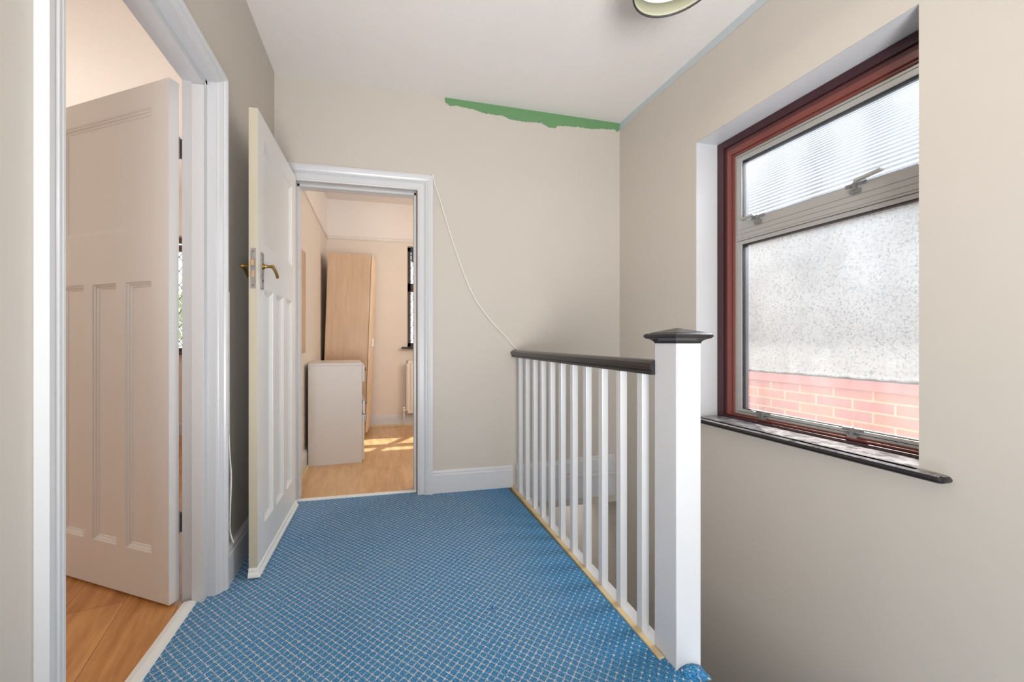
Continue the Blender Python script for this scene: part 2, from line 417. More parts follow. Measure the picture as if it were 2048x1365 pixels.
# ---- door casings
def casing(name, far, near, T0, z0, mapf, mats='gloss'):
    """far/near: profiles [(depth, q)]; mapf(depth, side, q, z) -> point; side 0 = far/right, 1 = near/left"""
    bm = B()
    r0 = [mapf(d, 0, q, z0) for d, q in far]; r1 = [mapf(d, 0, q, T0 + q) for d, q in far]
    r2 = [mapf(d, 1, q, T0 + f[1]) for (d, q), f in zip(near, far)]; r3 = [mapf(d, 1, q, z0) for d, q in near]
    loft(bm, [r0, r1, r2, r3])
    return struct(obj(name, bm, mats))
far1 = [(-.66, .03), (-.651, .03), (-.621, .03), (-.617, .036), (-.612, .037), (-.606, .045), (-.602, .050), (-.601, .054), (-.594, .056), (-.589, .062), (-.588, .070), (-.614, .071)]
near1 = [(-.66, .03), (-.651, .03), (-.588, .03), (-.588, .036), (-.5885, .037), (-.588, .045), (-.590, .050), (-.590, .054), (-.588, .056), (-.588, .062), (-.588, .068), (-.614, .0685)]
casing('trim_1', far1, near1, D1T, 0, lambda d, s, q, z: (d, D1F + q if s == 0 else D1N - q, z))
bm = B()
for (y0, y1, s0, s1) in ((D1F + .015, D1F + .034, D1F, D1F + .016), (D1N - .034, D1N - .015, D1N - .016, D1N)):
    box(bm, XL1, -.651, y0, y1, 0, D1T + .034); box(bm, -.693, -.651, s0, s1, 0, D1T)
box(bm, XL1, -.651, D1N - .034, D1F + .034, D1T + .015, D1T + .034); box(bm, -.693, -.651, D1N, D1F, D1T, D1T + .016)
struct(obj('trim_2', bm, 'gloss', bevel=.0012))
P2 = [(.0, .004), (.022, .004), (.024, .012), (.019, .016), (.019, .045), (.023, .05), (.031, .056), (.031, .062), (.026, .066), (.030, .075), (.034, .09), (.034, .102), (0, .104)]
casing('trim_3', P2, P2, D2T - .008, 0, lambda d, s, q, z: (D2R + q if s == 0 else D2L - q, YB - d, z))
bm = B()
for (x0, x1, s0, s1) in ((D2R, D2R + .03, D2R - .012, D2R), (D2L - .03, D2L, D2L, D2L + .012)):
    box(bm, x0, x1, YB + .006, Y2, 0, D2T + .03); box(bm, s0, s1, YB + .05, Y2, 0, D2T)
box(bm, D2L - .03, D2R + .03, YB + .006, Y2, D2T, D2T + .03); box(bm, D2L, D2R, YB + .05, Y2, D2T - .014, D2T)
for (a) in ((D2R - .001, D2R + .004, YB - .004, YB + .006, 0, D2T), (D2L - .004, D2L + .001, YB - .004, YB + .006, 0, D2T), (D2L, D2R, YB - .004, YB + .006, D2T - .003, D2T + .002)):
    box(bm, *a, 1)
struct(obj('trim_4', bm, ['gloss', 'brown']))
# thresholds
bm = B()
loft(bm, [[(x, y, z) for x, z in ((-.676, 0), (-.681, .006), (-.70, .012), (-.719, .009), (-.726, 0))] for y in (D1N, D1F)])
struct(obj('trim_5', bm, 'strip'), 'white plastic threshold strip in the left doorway')
bm = B()
loft(bm, [[(x, y, z) for y, z in ((2.552, 0), (2.555, .006), (2.568, .010), (2.580, .008), (2.586, 0))] for x in (D2L, D2R)])
struct(obj('trim_6', bm, 'strip'), 'white plastic threshold strip in the far doorway')

# ------------------------------------------------------------------ panelled doors
def panel_door(name, w, h, t, mat, z0=.012):
    """local frame: x along the leaf from the hinge edge, y through the thickness, z up"""
    root = empty(name)
    st = .09; mu = .05; pw = (w - 2 * st - 2 * mu) / 3
    rails = [(z0, .187), (1.233, 1.427), (1.894, h)]
    bm = B()
    box(bm, 0, st, 0, t, z0, h); box(bm, w - st, w, 0, t, z0, h)
    for a, b in rails: box(bm, st, w - st, 0, t, a, b)
    for k in (1, 2):
        x = st + pw * k + mu * (k - 1); box(bm, x, x + mu, 0, t, .187, 1.233)
    leaf = obj('door_leaf', bm, mat, root)
    rects = [(st, w - st, 1.427, 1.894)] + [(st + k * (pw + mu), st + k * (pw + mu) + pw, .187, 1.233) for k in range(3)]
    for (x0, x1, a, b) in rects:
        bm = B(); box(bm, x0, x1, .014, t - .014, a, b)
        for y, s in ((0, 1), (t, -1)):
            prof = [(0, .0005), (.004, .0005), (.006, .004), (.012, .006), (.015, .010), (.022, .012), (.024, .0145), (0, .0145)]
            rings = []
            for (cx, cz, sx, sz) in ((x0, a, 1, 1), (x1, a, -1, 1), (x1, b, -1, -1), (x0, b, 1, -1), (x0, a, 1, 1)):
                rings.append([(cx + sx * u, y + s * v, cz + sz * u) for u, v in prof])
            loft(bm, rings, cap=False)
        obj('door_panel', bm, mat, root)
    return root
# left bedroom door: hinge corner at the far jamb, leaf swung into the bedroom
ang = math.atan2(.5026, -.8645)
d1 = panel_door('door_1', .728, 1.985, .037, 'door')
d1.location = (-.761 + .5026 * .0368, 1.634 + .8645 * .0368, 0); d1.rotation_euler = (0, 0, ang)
struct(d1, 'white panelled door swung open into the left bedroom')
def hinge(parent, x, y, z):
    bm = B()
    for k in range(5):
        tube(bm, [(x, y, z + k * .015), (x, y, z + k * .015 + .013)], .0055, 10)
    o = obj('hinge', bm, 'rust', parent)
    bm = B(); box(bm, x - .001, x + .024, y + .004, y + .0065, z - .004, z + .08)
    obj('hinge_plate', bm, 'worn', o)
hinge(d1, -.004, -.006, 1.70); hinge(d1, -.004, -.006, .27)
# far bedroom door: hinged by the left wall, standing open into the landing
ax = Vector((-.4949 + .4795, 1.771 - 2.470, 0)); w2 = ax.length
d2 = panel_door('door_2', w2, 1.985, .035, 'door', .03)
d2.location = (-.4795, 2.470, 0); d2.rotation_euler = (0, 0, math.atan2(ax.y, ax.x))
struct(d2, 'white panelled door standing open on the landing before the far doorway')
# local y of this leaf points to +X (room side); shift the leaf so its room face sits on the hinge line
for c in d2.children: c.location.y = -.035
Y0, Y1 = -.035, 0.0            # wall side face, room side face
o = boxo('door_edge', (w2 - .0005, w2 + .0015, Y0 + .0005, Y1 - .0005, .03, 1.984), 'aged', d2); o['label'] = 'yellowed bare edge of the door'
bm = B(); prof = [(0, .0), (.012, 0), (.016, .006), (.014, .014), (.007, .024), (.007, .030), (.004, .038), (0, .04)]
ring = lambda x, y, sx, sy: [(x + sx * u, y + sy * u, .004 + v) for u, v in prof]
loft(bm, [ring(.0, Y1, 0, 1), ring(w2, Y1, .9, .9), ring(w2, Y0, .9, 0), ring(w2, Y0, .9, 0)])
box(bm, 0.0, w2, Y0, Y1, .006, .031)
obj('draught_strip', bm, 'strip', d2)
# lock and handles
lock = boxo('lock_plate', (w2 + .0013, w2 + .0035, Y0 + .007, Y1 - .007, 1.222, 1.392), 'worn', d2, .0008)
boxo('latch_bolt', (w2 + .003, w2 + .011, Y0 + .011, Y1 - .012, 1.318, 1.343), 'brasslight', lock, .001)
boxo('dead_bolt', (w2 + .003, w2 + .0048, Y0 + .012, Y1 - .013, 1.270, 1.298), 'brasslight', lock, .0015)
bm = B(); tube(bm, [(w2 + .003, -.0175, 1.378), (w2 + .0042, -.0175, 1.378)], .003, 10); tube(bm, [(w2 + .003, -.0175, 1.236), (w2 + .0042, -.0175, 1.236)], .003, 10)
obj('screw', bm, 'rust', lock)
xh = w2 - .052
for s, y in ((1, Y1), (-1, Y0)):
    pl = boxo('handle_plate', (xh - .017, xh + .017, min(y, y + s * .005), max(y, y + s * .005), 1.225, 1.385), 'worn', d2, .002)
    bm = B()
    tube(bm, [(xh, y + s * .004, 1.325), (xh, y + s * .010, 1.325), (xh, y + s * .014, 1.325), (xh, y + s * .038, 1.325), (xh, y + s * .046, 1.325)], [.014, .013, .0075, .006, .009], 14)
    g = [(xh + .006, 1.325), (xh - .02, 1.323), (xh - .045, 1.315), (xh - .068, 1.303), (xh - .08, 1.293)]
    loft(bm, [[(x, y + s * (.044 + u), z + v) for u, v in ((-.006, -.007), (.006, -.007), (.007, 0), (.006, .007), (-.006, .007))] for x, z in g])
    obj('lever_handle', bm, 'brass', d2, .0015)
bm = B(); tube(bm, [(xh, Y1 + .004, 1.262), (xh, Y1 + .0062, 1.262)], .005, 12); obj('keyhole', bm, 'gasket', d2)

# ------------------------------------------------------------------ landing window
win = struct(empty('window_1'), 'landing window with mahogany outer frame and aluminium inner frame')
def frame4(bm, X0, X1, yn, yf, zb, zt, wn, wf, wb, wt, mi=0):
    box(bm, X0, X1, yn, yn + wn, zb, zt, mi); box(bm, X0, X1, yf - wf, yf, zb, zt, mi)
    box(bm, X0, X1, yn + wn, yf - wf, zb, zb + wb, mi); box(bm, X0, X1, yn + wn, yf - wf, zt - wt, zt, mi)
NY = .845
bm = B()
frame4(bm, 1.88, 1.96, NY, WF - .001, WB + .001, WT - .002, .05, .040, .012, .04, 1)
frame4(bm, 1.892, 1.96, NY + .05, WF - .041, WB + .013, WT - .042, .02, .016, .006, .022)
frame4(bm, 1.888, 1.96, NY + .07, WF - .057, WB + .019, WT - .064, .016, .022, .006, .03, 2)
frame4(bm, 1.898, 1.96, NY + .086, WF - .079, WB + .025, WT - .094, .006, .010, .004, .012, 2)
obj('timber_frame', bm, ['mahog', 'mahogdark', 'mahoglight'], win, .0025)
AN, AF, AB, AT = NY + .092, WF - .089, .609, 2.004
al = B()
frame4(al, 1.906, 1.95, AN, AF, AB, AT, .018, .016, .012, .016)
frame4(al, 1.900, 1.945, AN + .018, AF - .016, 1.548, AT - .016, .020, .028, .09, .026)   # vent sash
box(al, 1.903, 1.95, AN + .018, AF - .016, 1.536, 1.552)
frame4(al, 1.903, 1.945, AN + .018, AF - .016, AB + .012, 1.536, .016, .026, .016, .020)
obj('aluminium_frame', al, 'alu', win, .0015)
bm = B()
frame4(bm, 1.9075, 1.944, AN + .038, AF - .044, 1.638, AT - .042, .002, .003, .003, .003)
frame4(bm, 1.9085, 1.944, AN + .034, AF - .042, AB + .028, 1.516, .002, .003, .003, .003)
box(bm, 1.9015, 1.944, AN + .018, AF - .016, 1.5355, 1.5372)
box(bm, 1.8995, 1.91, AN + .02, AF - .018, 1.5940, 1.5950); box(bm, 1.8995, 1.91, AN + .02, AF - .018, 1.5700, 1.5708)
box(bm, 1.9020, 1.944, AN + .018, AF - .016, AB + .0125, AB + .0145)
box(bm, 1.8995, 1.944, AN + .018, AF - .0165, AT - .0185, AT - .0165)
obj('window_gasket', bm, 'gasket', win)
boxo('window_pane', (1.922, 1.926, AN + .036, AF - .042, 1.636, AT - .040), 'hazeglass', win)
boxo('window_pane', (1.922, 1.926, AN + .032, AF - .040, AB + .026, 1.518), 'hazeglass', win)
# stays and catches
def catch(y, z, arm, ang):
    bm = B()
    for k in range(5): tube(bm, [(1.898, y - .03 + k * .013, z + .003), (1.8955, y - .03 + k * .013, z + .003)], .0035, 8)
    box(bm, 1.8965, 1.901, y - .036, y + .036, z - .004, z + .010)
    box(bm, 1.886, 1.898, y - .005, y + .005, z - .022, z + .012)
    box(bm, 1.889, 1.900, y - .018, y + .016, z - .034, z - .016)
    o = obj('window_catch', bm, 'steel', win, .0008)
    if arm:
        bm = B(); R = []
        for t_ in (0, 1):
            yy = y + arm * t_ + (.008 if arm < 0 else -.008) * -1; zz = z + .008 + ang * t_
            R.append([(1.870, yy, zz), (1.894, yy, zz), (1.894, yy, zz + .010), (1.870, yy, zz + .010)])
        loft(bm, R); obj('catch_arm', bm, 'alu', o, .001)
catch(1.60, 1.633, .070, -.004); catch(1.19, 1.633, -.085, .012)
catch(1.575, .634, 0, 0); catch(1.20, .634, 0, 0)
# sill board, black, with rounded nose and horns
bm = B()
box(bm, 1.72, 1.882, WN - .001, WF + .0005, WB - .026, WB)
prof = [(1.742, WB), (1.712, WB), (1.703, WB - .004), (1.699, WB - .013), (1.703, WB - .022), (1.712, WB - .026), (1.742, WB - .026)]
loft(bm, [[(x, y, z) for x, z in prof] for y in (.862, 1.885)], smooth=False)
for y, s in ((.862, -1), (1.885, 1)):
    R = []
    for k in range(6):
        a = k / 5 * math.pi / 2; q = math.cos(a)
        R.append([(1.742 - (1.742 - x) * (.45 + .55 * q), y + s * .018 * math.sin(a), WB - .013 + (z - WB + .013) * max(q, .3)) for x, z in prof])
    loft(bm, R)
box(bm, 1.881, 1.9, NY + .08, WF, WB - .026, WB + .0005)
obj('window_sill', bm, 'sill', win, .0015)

# ------------------------------------------------------------------ balustrade
bal = thing(empty('balustrade', (.9, 1.8, 0)), 'white painted landing balustrade with black handrail and capped newel post', 'balustrade')
def child(o):
    o.parent = bal; o.matrix_parent_inverse = Matrix.Translation((-.9, -1.8, 0)); return o
def bx_(y): return .885 + .020 * (y - 1.1)
nx0, nx1, ny0, ny1 = .887, .975, 1.004, 1.10
newel = child(boxo('newel_post', (nx0, nx1, ny0, ny1, -.26, .994), 'gloss', None, .003))
prof = [(0, .992), (.001, .996), (.004, 1.001), (.012, 1.006), (.020, 1.009), (.0235, 1.014), (.0235, 1.019), (.019, 1.0235), (.012, 1.0245), (.008, 1.027), (-.043, 1.041)]
bm = B()
loft(bm, [[(nx0 - o, ny0 - o, z), (nx1 + o, ny0 - o, z), (nx1 + o, ny1 + o, z), (nx0 - o, ny1 + o, z)] for o, z in prof])
cp = child(obj('newel_cap', bm, 'black', None, .0015)); cp['label'] = 'black moulded newel cap'
bm = B(); RR = []
hp = [(-.024, .889), (-.028, .895), (-.024, .901), (-.031, .907), (-.034, .917), (-.030, .928), (-.018, .936), (0, .939), (.018, .936), (.030, .928), (.034, .917), (.031, .907), (.024, .901), (.028, .895), (.024, .889)]
for y in (ny1 - .004, YB - .001):
    c = bx_(y) + .014
    RR.append([(c + u, y, z) for u, z in hp])
loft(bm, RR); h = child(obj('handrail', bm, 'black', None, .0015, 3)); h['label'] = 'black gloss handrail'
ratios = [(x - 755) / (4500 - x) / .2155 for x in (1285, 1242, 1205, 1173, 1146, 1122.5, 1102, 1084, 1068, 1052.5, 1039)]
S_ = .028
proto = None
for r in ratios:
    y = .885 / r
    for _ in range(20): y = bx_(y) / r
    if proto is None:
        bm = B(); box(bm, 0, S_, 0, S_, -.002, .892); proto = obj('baluster', bm, 'gloss', None, .002); o = proto
    else:
        o = proto.copy(); COL.objects.link(o)
    o.location = (bx_(y), y, 0); child(o)
def skew(bm, x0, x1, y0, y1, z0, z1):
    loft(bm, [[(bx_(y) + x0, y, z0), (bx_(y) + x1, y, z0), (bx_(y) + x1, y, z1), (bx_(y) + x0, y, z1)] for y in (y0, y1)])
bm = B(); skew(bm, 0, .046, ny1, YB - .001, -.19, .003); skew(bm, .046, .052, ny1, YB - .001, -.19, -.006)
child(obj('base_rail', bm, 'gloss', None, .002))
bm = B(); skew(bm, -.021, -.0005, ny1 - .05, YB - .001, -.16, .006)
ws = child(obj('edge_strip', bm, 'rawwood', None, .002)); ws['label'] = 'bare pine strip along the carpet edge'

bm = B(); bmesh.ops.create_icosphere(bm, subdivisions=2, radius=.004)
bead = obj('bead', bm, 'bead'); bead.location = (0.418, 1.378, .0035)
for f_ in bead.data.polygons: f_.use_smooth = True
thing(bead, 'tiny glossy blue bead lying alone on the carpet', 'bead')

# ------------------------------------------------------------------ pendant lamp
LX, LY = 1.10, 1.245
lamp = thing(empty('ceiling_lamp', (LX, LY, ZC)), 'olive drum ceiling lamp with black rims hanging near the window', 'lamp')
def lchild(o):
    o.parent = lamp; o.matrix_parent_inverse = Matrix.Translation((-LX, -LY, -ZC)); return o
c = (LX, LY, 0)
bm = B(); lathe(bm, [(.150, 2.347), (.150, 2.402), (.147, 2.402), (.147, 2.347)], c, closed=True); lchild(obj('lamp_shade', bm, 'shade'))
for (rr, z) in ((.1485, 2.3455), (.123, 2.4235)):
    bm = B(); lathe(bm, [(rr + .0035 * math.cos(a), z + .0045 * math.sin(a)) for a in [k * math.pi / 4 for k in range(8)]], c, closed=True)
    lchild(obj('shade_rim', bm, 'gasket'))
bm = B(); lathe(bm, [(.125, 2.425), (.125, 2.475), (.121, 2.475), (.121, 2.425)], c, closed=True); lathe(bm, [(.147, 2.402), (.147, 2.406), (.121, 2.428), (.121, 2.424)], c, closed=True)
lchild(obj('inner_ring', bm, 'strip'))
bm = B(); lathe(bm, [(.02, 2.48), (.07, 2.478), (.10, 2.455), (.107, 2.435), (.09, 2.420), (.05, 2.412), (.004, 2.410)], c); lchild(obj('lamp_diffuser', bm, 'cream'))
bm = B(); tube(bm, [(LX, LY, 2.475), (LX, LY, 2.585)], .006, 10); lathe(bm, [(.045, 2.602), (.045, 2.592), (.03, 2.580), (.006, 2.576)], c, 24)
for a in (0, 2.1, 4.2): tube(bm, [(LX, LY, 2.52), (LX + .147 * math.cos(a), LY + .147 * math.sin(a), 2.404)], .0018, 6)
lchild(obj('lamp_rod', bm, 'gasket'))

ll = D.lights.new('ceiling_lamp_light', 'AREA'); ll.shape = 'DISK'; ll.size = .12; ll.energy = 2; ll.color = (1, .96, .90)
lo = D.objects.new('ceiling_lamp_light', ll); COL.objects.link(lo); lo.location = (LX, LY, 2.362)
# ------------------------------------------------------------------ cables
def smooth(pts, n=8):
    P = [Vector(p) for p in pts]; out = []
    for i in range(len(P) - 1):
        a, b, c_, d = P[max(i - 1, 0)], P[i], P[i + 1], P[min(i + 2, len(P) - 1)]
        for k in range(n):
            t = k / n
            out.append(.5 * ((2 * b) + (c_ - a) * t + (2 * a - 5 * b + 4 * c_ - d) * t * t + (3 * b - a - 3 * c_ + d) * t ** 3))
    out.append(P[-1]); return out
cp_ = [(.349, 2.085), (.372, 2.02), (.402, 1.93), (.469, 1.72), (.53, 1.541), (.588, 1.393), (.657, 1.26), (.762, 1.127), (.851, 1.036), (.915, .965), (.955, .938)]
bm = B(); tube(bm, smooth([(x, YB - (.037 if i == 0 else .012 if i < 3 else .008 if i < 9 else .006), z) for i, (x, z) in enumerate(cp_)]), .0036, 8)
thing(obj('cable', bm, 'cable'), 'white cable sagging across the back wall from door frame to handrail', 'cable')
cq = [(1.722, 1.2), (1.722, .97), (1.722, .75), (1.724, .62), (1.736, .52), (1.75, .45), (1.745, .37), (1.735, .28), (1.737, .22), (1.755, .165)]
bm = B(); tube(bm, smooth([(-.590 if z > .2 else -.583, y + .002, z) for y, z in cq]), .003, 8)
tube(bm, smooth([(-.594 if z > .2 else -.587, y + .006, z) for y, z in cq]), .003, 8)
thing(obj('cable', bm, 'cable'), 'white cable running down beside the left door frame to the baseboard', 'cable')

# ------------------------------------------------------------------ far bedroom
X2R = 2.3
struct(boxo('floor_far_bedroom', (-.60, X2R + .1, 2.5565, YW + .1, -.165, 0), 'lam2'))
PR = 2.19
bm = B(); box(bm, XL1, XL2, Y2, YW, 0, 2.72); box(bm, XL2 - .05, XL2 + .0008, Y2, YW, PR, 2.625, 1)
struct(obj('wall_far_bedroom_left', bm, ['peach', 'peachtop']))
W2a, W2b, W2z0, W2z1 = .349, 1.32, .93, 2.146
bm = B()
box(bm, XL1, W2a, YW, YW + .25, 0, 2.72); box(bm, W2b, X2R + .1, YW, YW + .25, -.165, 2.72)
box(bm, W2a, W2b, YW, YW + .25, -.165, W2z0 - .02); box(bm, W2a, W2b, YW, YW + .25, W2z1, 2.72)
box(bm, XL2, X2R, YW - .0008, YW + .05, PR, 2.625, 1)
box(bm, W2a, W2b, YW + .002, YW + .12, W2z1 - .012, W2z1, 1)
struct(obj('wall_far_bedroom_window', bm, ['peach', 'peachtop']))
struct(boxo('wall_far_bedroom_right', (X2R, X2R + .1, Y2, YW, -.165, 2.72), 'peach'))
bm = B(); box(bm, XL2, D2L - .03, Y2, Y2 + .002, 0, 2.6); box(bm, D2R + .03, X2R, Y2, Y2 + .002, 0, 2.6); box(bm, XR, X2R, YB + .01, Y2, -.165, 2.72)
struct(obj('wall_far_bedroom_front', bm, 'peach'))
struct(boxo('ceiling_far_bedroom', (XL1, X2R + .1, Y2 - .02, YW + .05, 2.625, 2.72), 'peachtop'))
bm = B()
pp = [(0, 0), (.012, 0), (.022, .010), (.022, .018), (.012, .024), (.016, .032), (.010, .04), (0, .042)]
loft(bm, [[(XL2 + u, y, PR - .02 + v) for u, v in pp] for y in (Y2, YW)]); loft(bm, [[(x, YW - u, PR - .02 + v) for u, v in pp] for x in (XL2, X2R)])
struct(obj('trim_7', bm, 'peachtop'))
skirting('baseboard_far_bedroom_left', [(XL2, Y2), (XL2, YW)], .14, flip=-1)
skirting('baseboard_far_bedroom_back', [(XL2, YW), (X2R, YW)], .13, flip=-1)
bm = B()
q = [(0, 0), (.016, 0), (.015, .007), (.010, .013), (.004, .016), (0, .017)]
loft(bm, [[(XL2 + .022 + u, y, v) for u, v in q] for y in (Y2, YW)]); loft(bm, [[(x, YW - .022 - u, v) for u, v in q] for x in (XL2, X2R)])
struct(obj('trim_8', bm, 'rawwood'))
# windows of both bedrooms
def bedroom_window(name, xa, xb, z0, z1, cols, mat, sillmat, label, blind=None, trans=(1.60, 1.70)):
    w = struct(empty(name, (xa, YW + .12, z0)), label)
    def ch(o, p=w):
        o.parent = p; o.matrix_parent_inverse = Matrix.Translation((-xa, -YW - .12, -z0)); return o
    bm = B(); y0, y1 = YW + .08, YW + .14
    box(bm, xa, xa + .045, y0, y1, z0, z1); box(bm, xb - .045, xb, y0, y1, z0, z1)
    box(bm, xa, xb, y0, y1, z0, z0 + .045); box(bm, xa, xb, y0, y1, z1 - .05, z1); box(bm, xa, xb, y0, y1, *trans)
    step = (xb - xa) / cols
    for k in range(1, cols): box(bm, xa + k * step - .03, xa + k * step + .03, y0, y1, z0, z1)
    ch(obj('window_frame', bm, mat, None, .002))
    for k in range(cols):
        a = xa + k * step + .03; b = xa + (k + 1) * step - .03
        for (za, zb) in ((z0 + .04, trans[0]), (trans[1], z1 - .045)):
            bm = B(); box(bm, a, b, YW + .108, YW + .112, za, zb)
            p = ch(obj('window_pane', bm, 'glass'))
            bm = B(); r = .0035; y = YW + .105; n = 4; dw = (b - a) / n; dh = dw * 1.5
            def clip(x0, zz0, x1, zz1):
                t0, t1 = 0, 1
                for (p0, d, lo, hi) in ((x0, x1 - x0, a, b), (zz0, zz1 - zz0, za, zb)):
                    if abs(d) < 1e-9: continue
                    u, v = sorted(((lo - p0) / d, (hi - p0) / d)); t0 = max(t0, u); t1 = min(t1, v)
                if t1 - t0 > .02:
                    P = lambda t: (x0 + (x1 - x0) * t, zz0 + (zz1 - zz0) * t)
                    (px, pz), (qx, qz) = P(t0), P(t1)
                    tube(bm, [(px, y, pz), (qx, y, qz)], r, 4)
            H = zb - za; L = 3
            k0 = -int(H / dh) - 1
            for i in range(k0, n + 1): clip(a + i * dw, za, a + i * dw + L * dw / dh, za + L)
            for i in range(0, n - k0 + 1): clip(a + i * dw, za, a + i * dw - L * dw / dh, za + L)
            ch(obj('leading', bm, 'lead'))
    bm = B(); box(bm, xa - .07, xb + .07, YW - .045, YW + .0, z0 - .024, z0); box(bm, xa, xb, YW, YW + .082, z0 - .024, z0)
    ch(obj('window_sill', bm, sillmat, None, .004))
    return w
bedroom_window('window_2', W2a, W2b, W2z0, W2z1 - .01, 2, 'darkframe', 'black', 'dark framed leaded window in the far bedroom')
bl = boxo('roller_blind', [(W2a + .05, W2b - .05, YW + .05, YW + .054, 1.955, 2.10), (W2a + .04, W2b - .04, YW + .04, YW + .066, 2.085, 2.118)], 'blind')
thing(bl, 'dark rolled-up blind at the top of the far bedroom window', 'blind')
# mirror on the left wall
bm = B(); my0, my1, mz0, mz1 = 2.80, 3.274, .908, 1.705
box(bm, XL2 + .001, XL2 + .0065, my0, my1, mz0, mz1)
mir = thing(obj('wall_mirror', bm, 'mirror', None, .001), 'frameless rectangular mirror on the far bedroom wall beside the wardrobe', 'mirror')
# wardrobe, leaning slightly
wd = thing(empty('wardrobe', (-.335, 4.12, 0)), 'tall beech effect wardrobe leaning sideways behind the white chest of drawers', 'wardrobe')
bm = B(); t = .018; wx0, wx1, wy0, wy1, wh = -.225, .205, 0, .46, 1.895
for a in ((wx0, wx1, wy0, wy0 + t, 0, wh), (wx0, wx1, wy1 - t, wy1, 0, wh), (wx0, wx1, wy0 + t, wy1 - t, wh - t, wh), (wx0, wx1, wy0 + t, wy1 - t, .06, .06 + t), (wx0, wx0 + .006, wy0 + t, wy1 - t, .06, wh - t), (wx1 - .03, wx1 - .012, wy0 + t, wy1 - t, 0, .06)):
    box(bm, *a)
obj('carcass', bm, 'beech', wd, .001)
for k, (ya, yb) in enumerate(((wy0 + .001, .2295), (.2305, wy1 - .001))):
    dr = boxo('wardrobe_door', (wx1 + .004, wx1 + .022, ya, yb, .05, wh - .002), 'beechfront', wd, .0015)
    yh = .205 if k == 0 else .255
    boxo('handle', (wx1 + .022, wx1 + .042, yh - .01, yh + .01, .94, 1.03), 'strip', dr, .004)
wd.rotation_euler = (0, math.radians(2.0), math.radians(-4))
wd.location.z = .0085
# chest of drawers with a missing middle drawer
cd = thing(empty('chest_of_drawers', (-.539, 3.241, 0), math.radians(4.5)), 'low white chest of drawers with its middle drawer missing, beside the wardrobe', 'chest of drawers')
cw, cdp, chh = .415, .50, .82
bm = B()
for a in ((0, cw, 0, .016, 0, chh - .018), (0, cw, cdp - .016, cdp, 0, chh - .018), (.0, .004, .016, cdp - .016, .03, chh - .018), (0, cw - .02, .016, cdp - .016, .06, .076), (0, cw - .02, .016, cdp - .016, .40, .412), (0, cw - .02, .016, cdp - .016, .66, .672)):
    box(bm, *a)
obj('carcass', bm, 'drawer', cd, .001)
boxo('top', (0, cw + .004, -.003, cdp + .003, chh - .018, chh), 'drawer', cd, .0015)
def drawer(z0, z1, out, label=None):
    bm = B(); box(bm, cw + out, cw + out + .018, .002, cdp - .002, z0, z1)
    for a in ((.06 + out, cw + out, .022, .034, z0 + .02, z1 - .02), (.06 + out, cw + out, cdp - .034, cdp - .022, z0 + .02, z1 - .02), (.06 + out, cw + out, .034, cdp - .034, z0 + .02, z0 + .026)): box(bm, *a)
    o = obj('drawer', bm, 'drawer', cd, .0012)
    bm = B()
    for yy in (cdp * .5,):
        x = cw + out + .018
        tube(bm, [(x, yy, z1 - .05), (x + .010, yy, z1 - .05), (x + .016, yy, z1 - .05), (x + .026, yy, z1 - .05), (x + .030, yy, z1 - .05)], [.006, .006, .014, .015, .009], 12)
    obj('knob', bm, 'steel', o)
drawer(.665, .800, .002); drawer(.40, .505, .006)
o = boxo('cabinet_door', (cw + .002, cw + .018, .002, cdp - .002, .02, .392), 'drawer', cd, .0012)
boxo('handle', (cw + .018, cw + .036, .03, .044, .33, .39), 'steel', o, .003)
# radiator
rd = thing(empty('radiator', (.333, YW - .03, 0)), 'white ribbed panel radiator under the far bedroom window', 'radiator')
rw = .95; z0, z1 = .152, .768
bm = B(); n = 24; y1 = -.05
fr = []; 
for k in range(n * 4 + 1):
    u = k / 4 % 1; yy = y1 - (.008 if .25 <= u <= .6 else 0); fr.append((rw * k / (n * 4), yy))
for (x_, ya), (x2, yb_) in zip(fr, fr[1:]):
    loft(bm, [[(x, yv, z0 + .03), (x, y1 + .02, z0 + .03), (x, y1 + .02, z1 - .03), (x, yv, z1 - .03)] for x, yv in ((x_, ya), (x2, yb_))], cap=False)
box(bm, -.001, rw + .001, y1 - .004, y1 + .02, z0, z0 + .032); box(bm, -.001, rw + .001, y1 - .004, y1 + .02, z1 - .032, z1)
box(bm, -.002, .012, y1 - .004, y1 + .035, z0, z1); box(bm, rw - .012, rw + .002, y1 - .004, y1 + .035, z0, z1)
obj('radiator_panel', bm, 'radiator', rd, .002)
boxo('bracket', (.15, .19, -.032, .024, .3, .65), 'radiator', rd); boxo('bracket', (.76, .80, -.032, .024, .3, .65), 'radiator', rd)
bm = B(); tube(bm, [(-.03, -.035, 0.001), (-.03, -.035, .18)], .0075, 12); obj('pipe', bm, 'radiator', rd)
bm = B(); tube(bm, [(-.03, -.035, .165), (-.03, -.035, .205)], .013, 12); tube(bm, [(-.03, -.035, .19), (.004, -.035, .19)], .010, 12); tube(bm, [(-.03, -.035, .205), (-.03, -.035, .225)], [.016, .013], 12)
obj('valve', bm, 'radiator', rd)

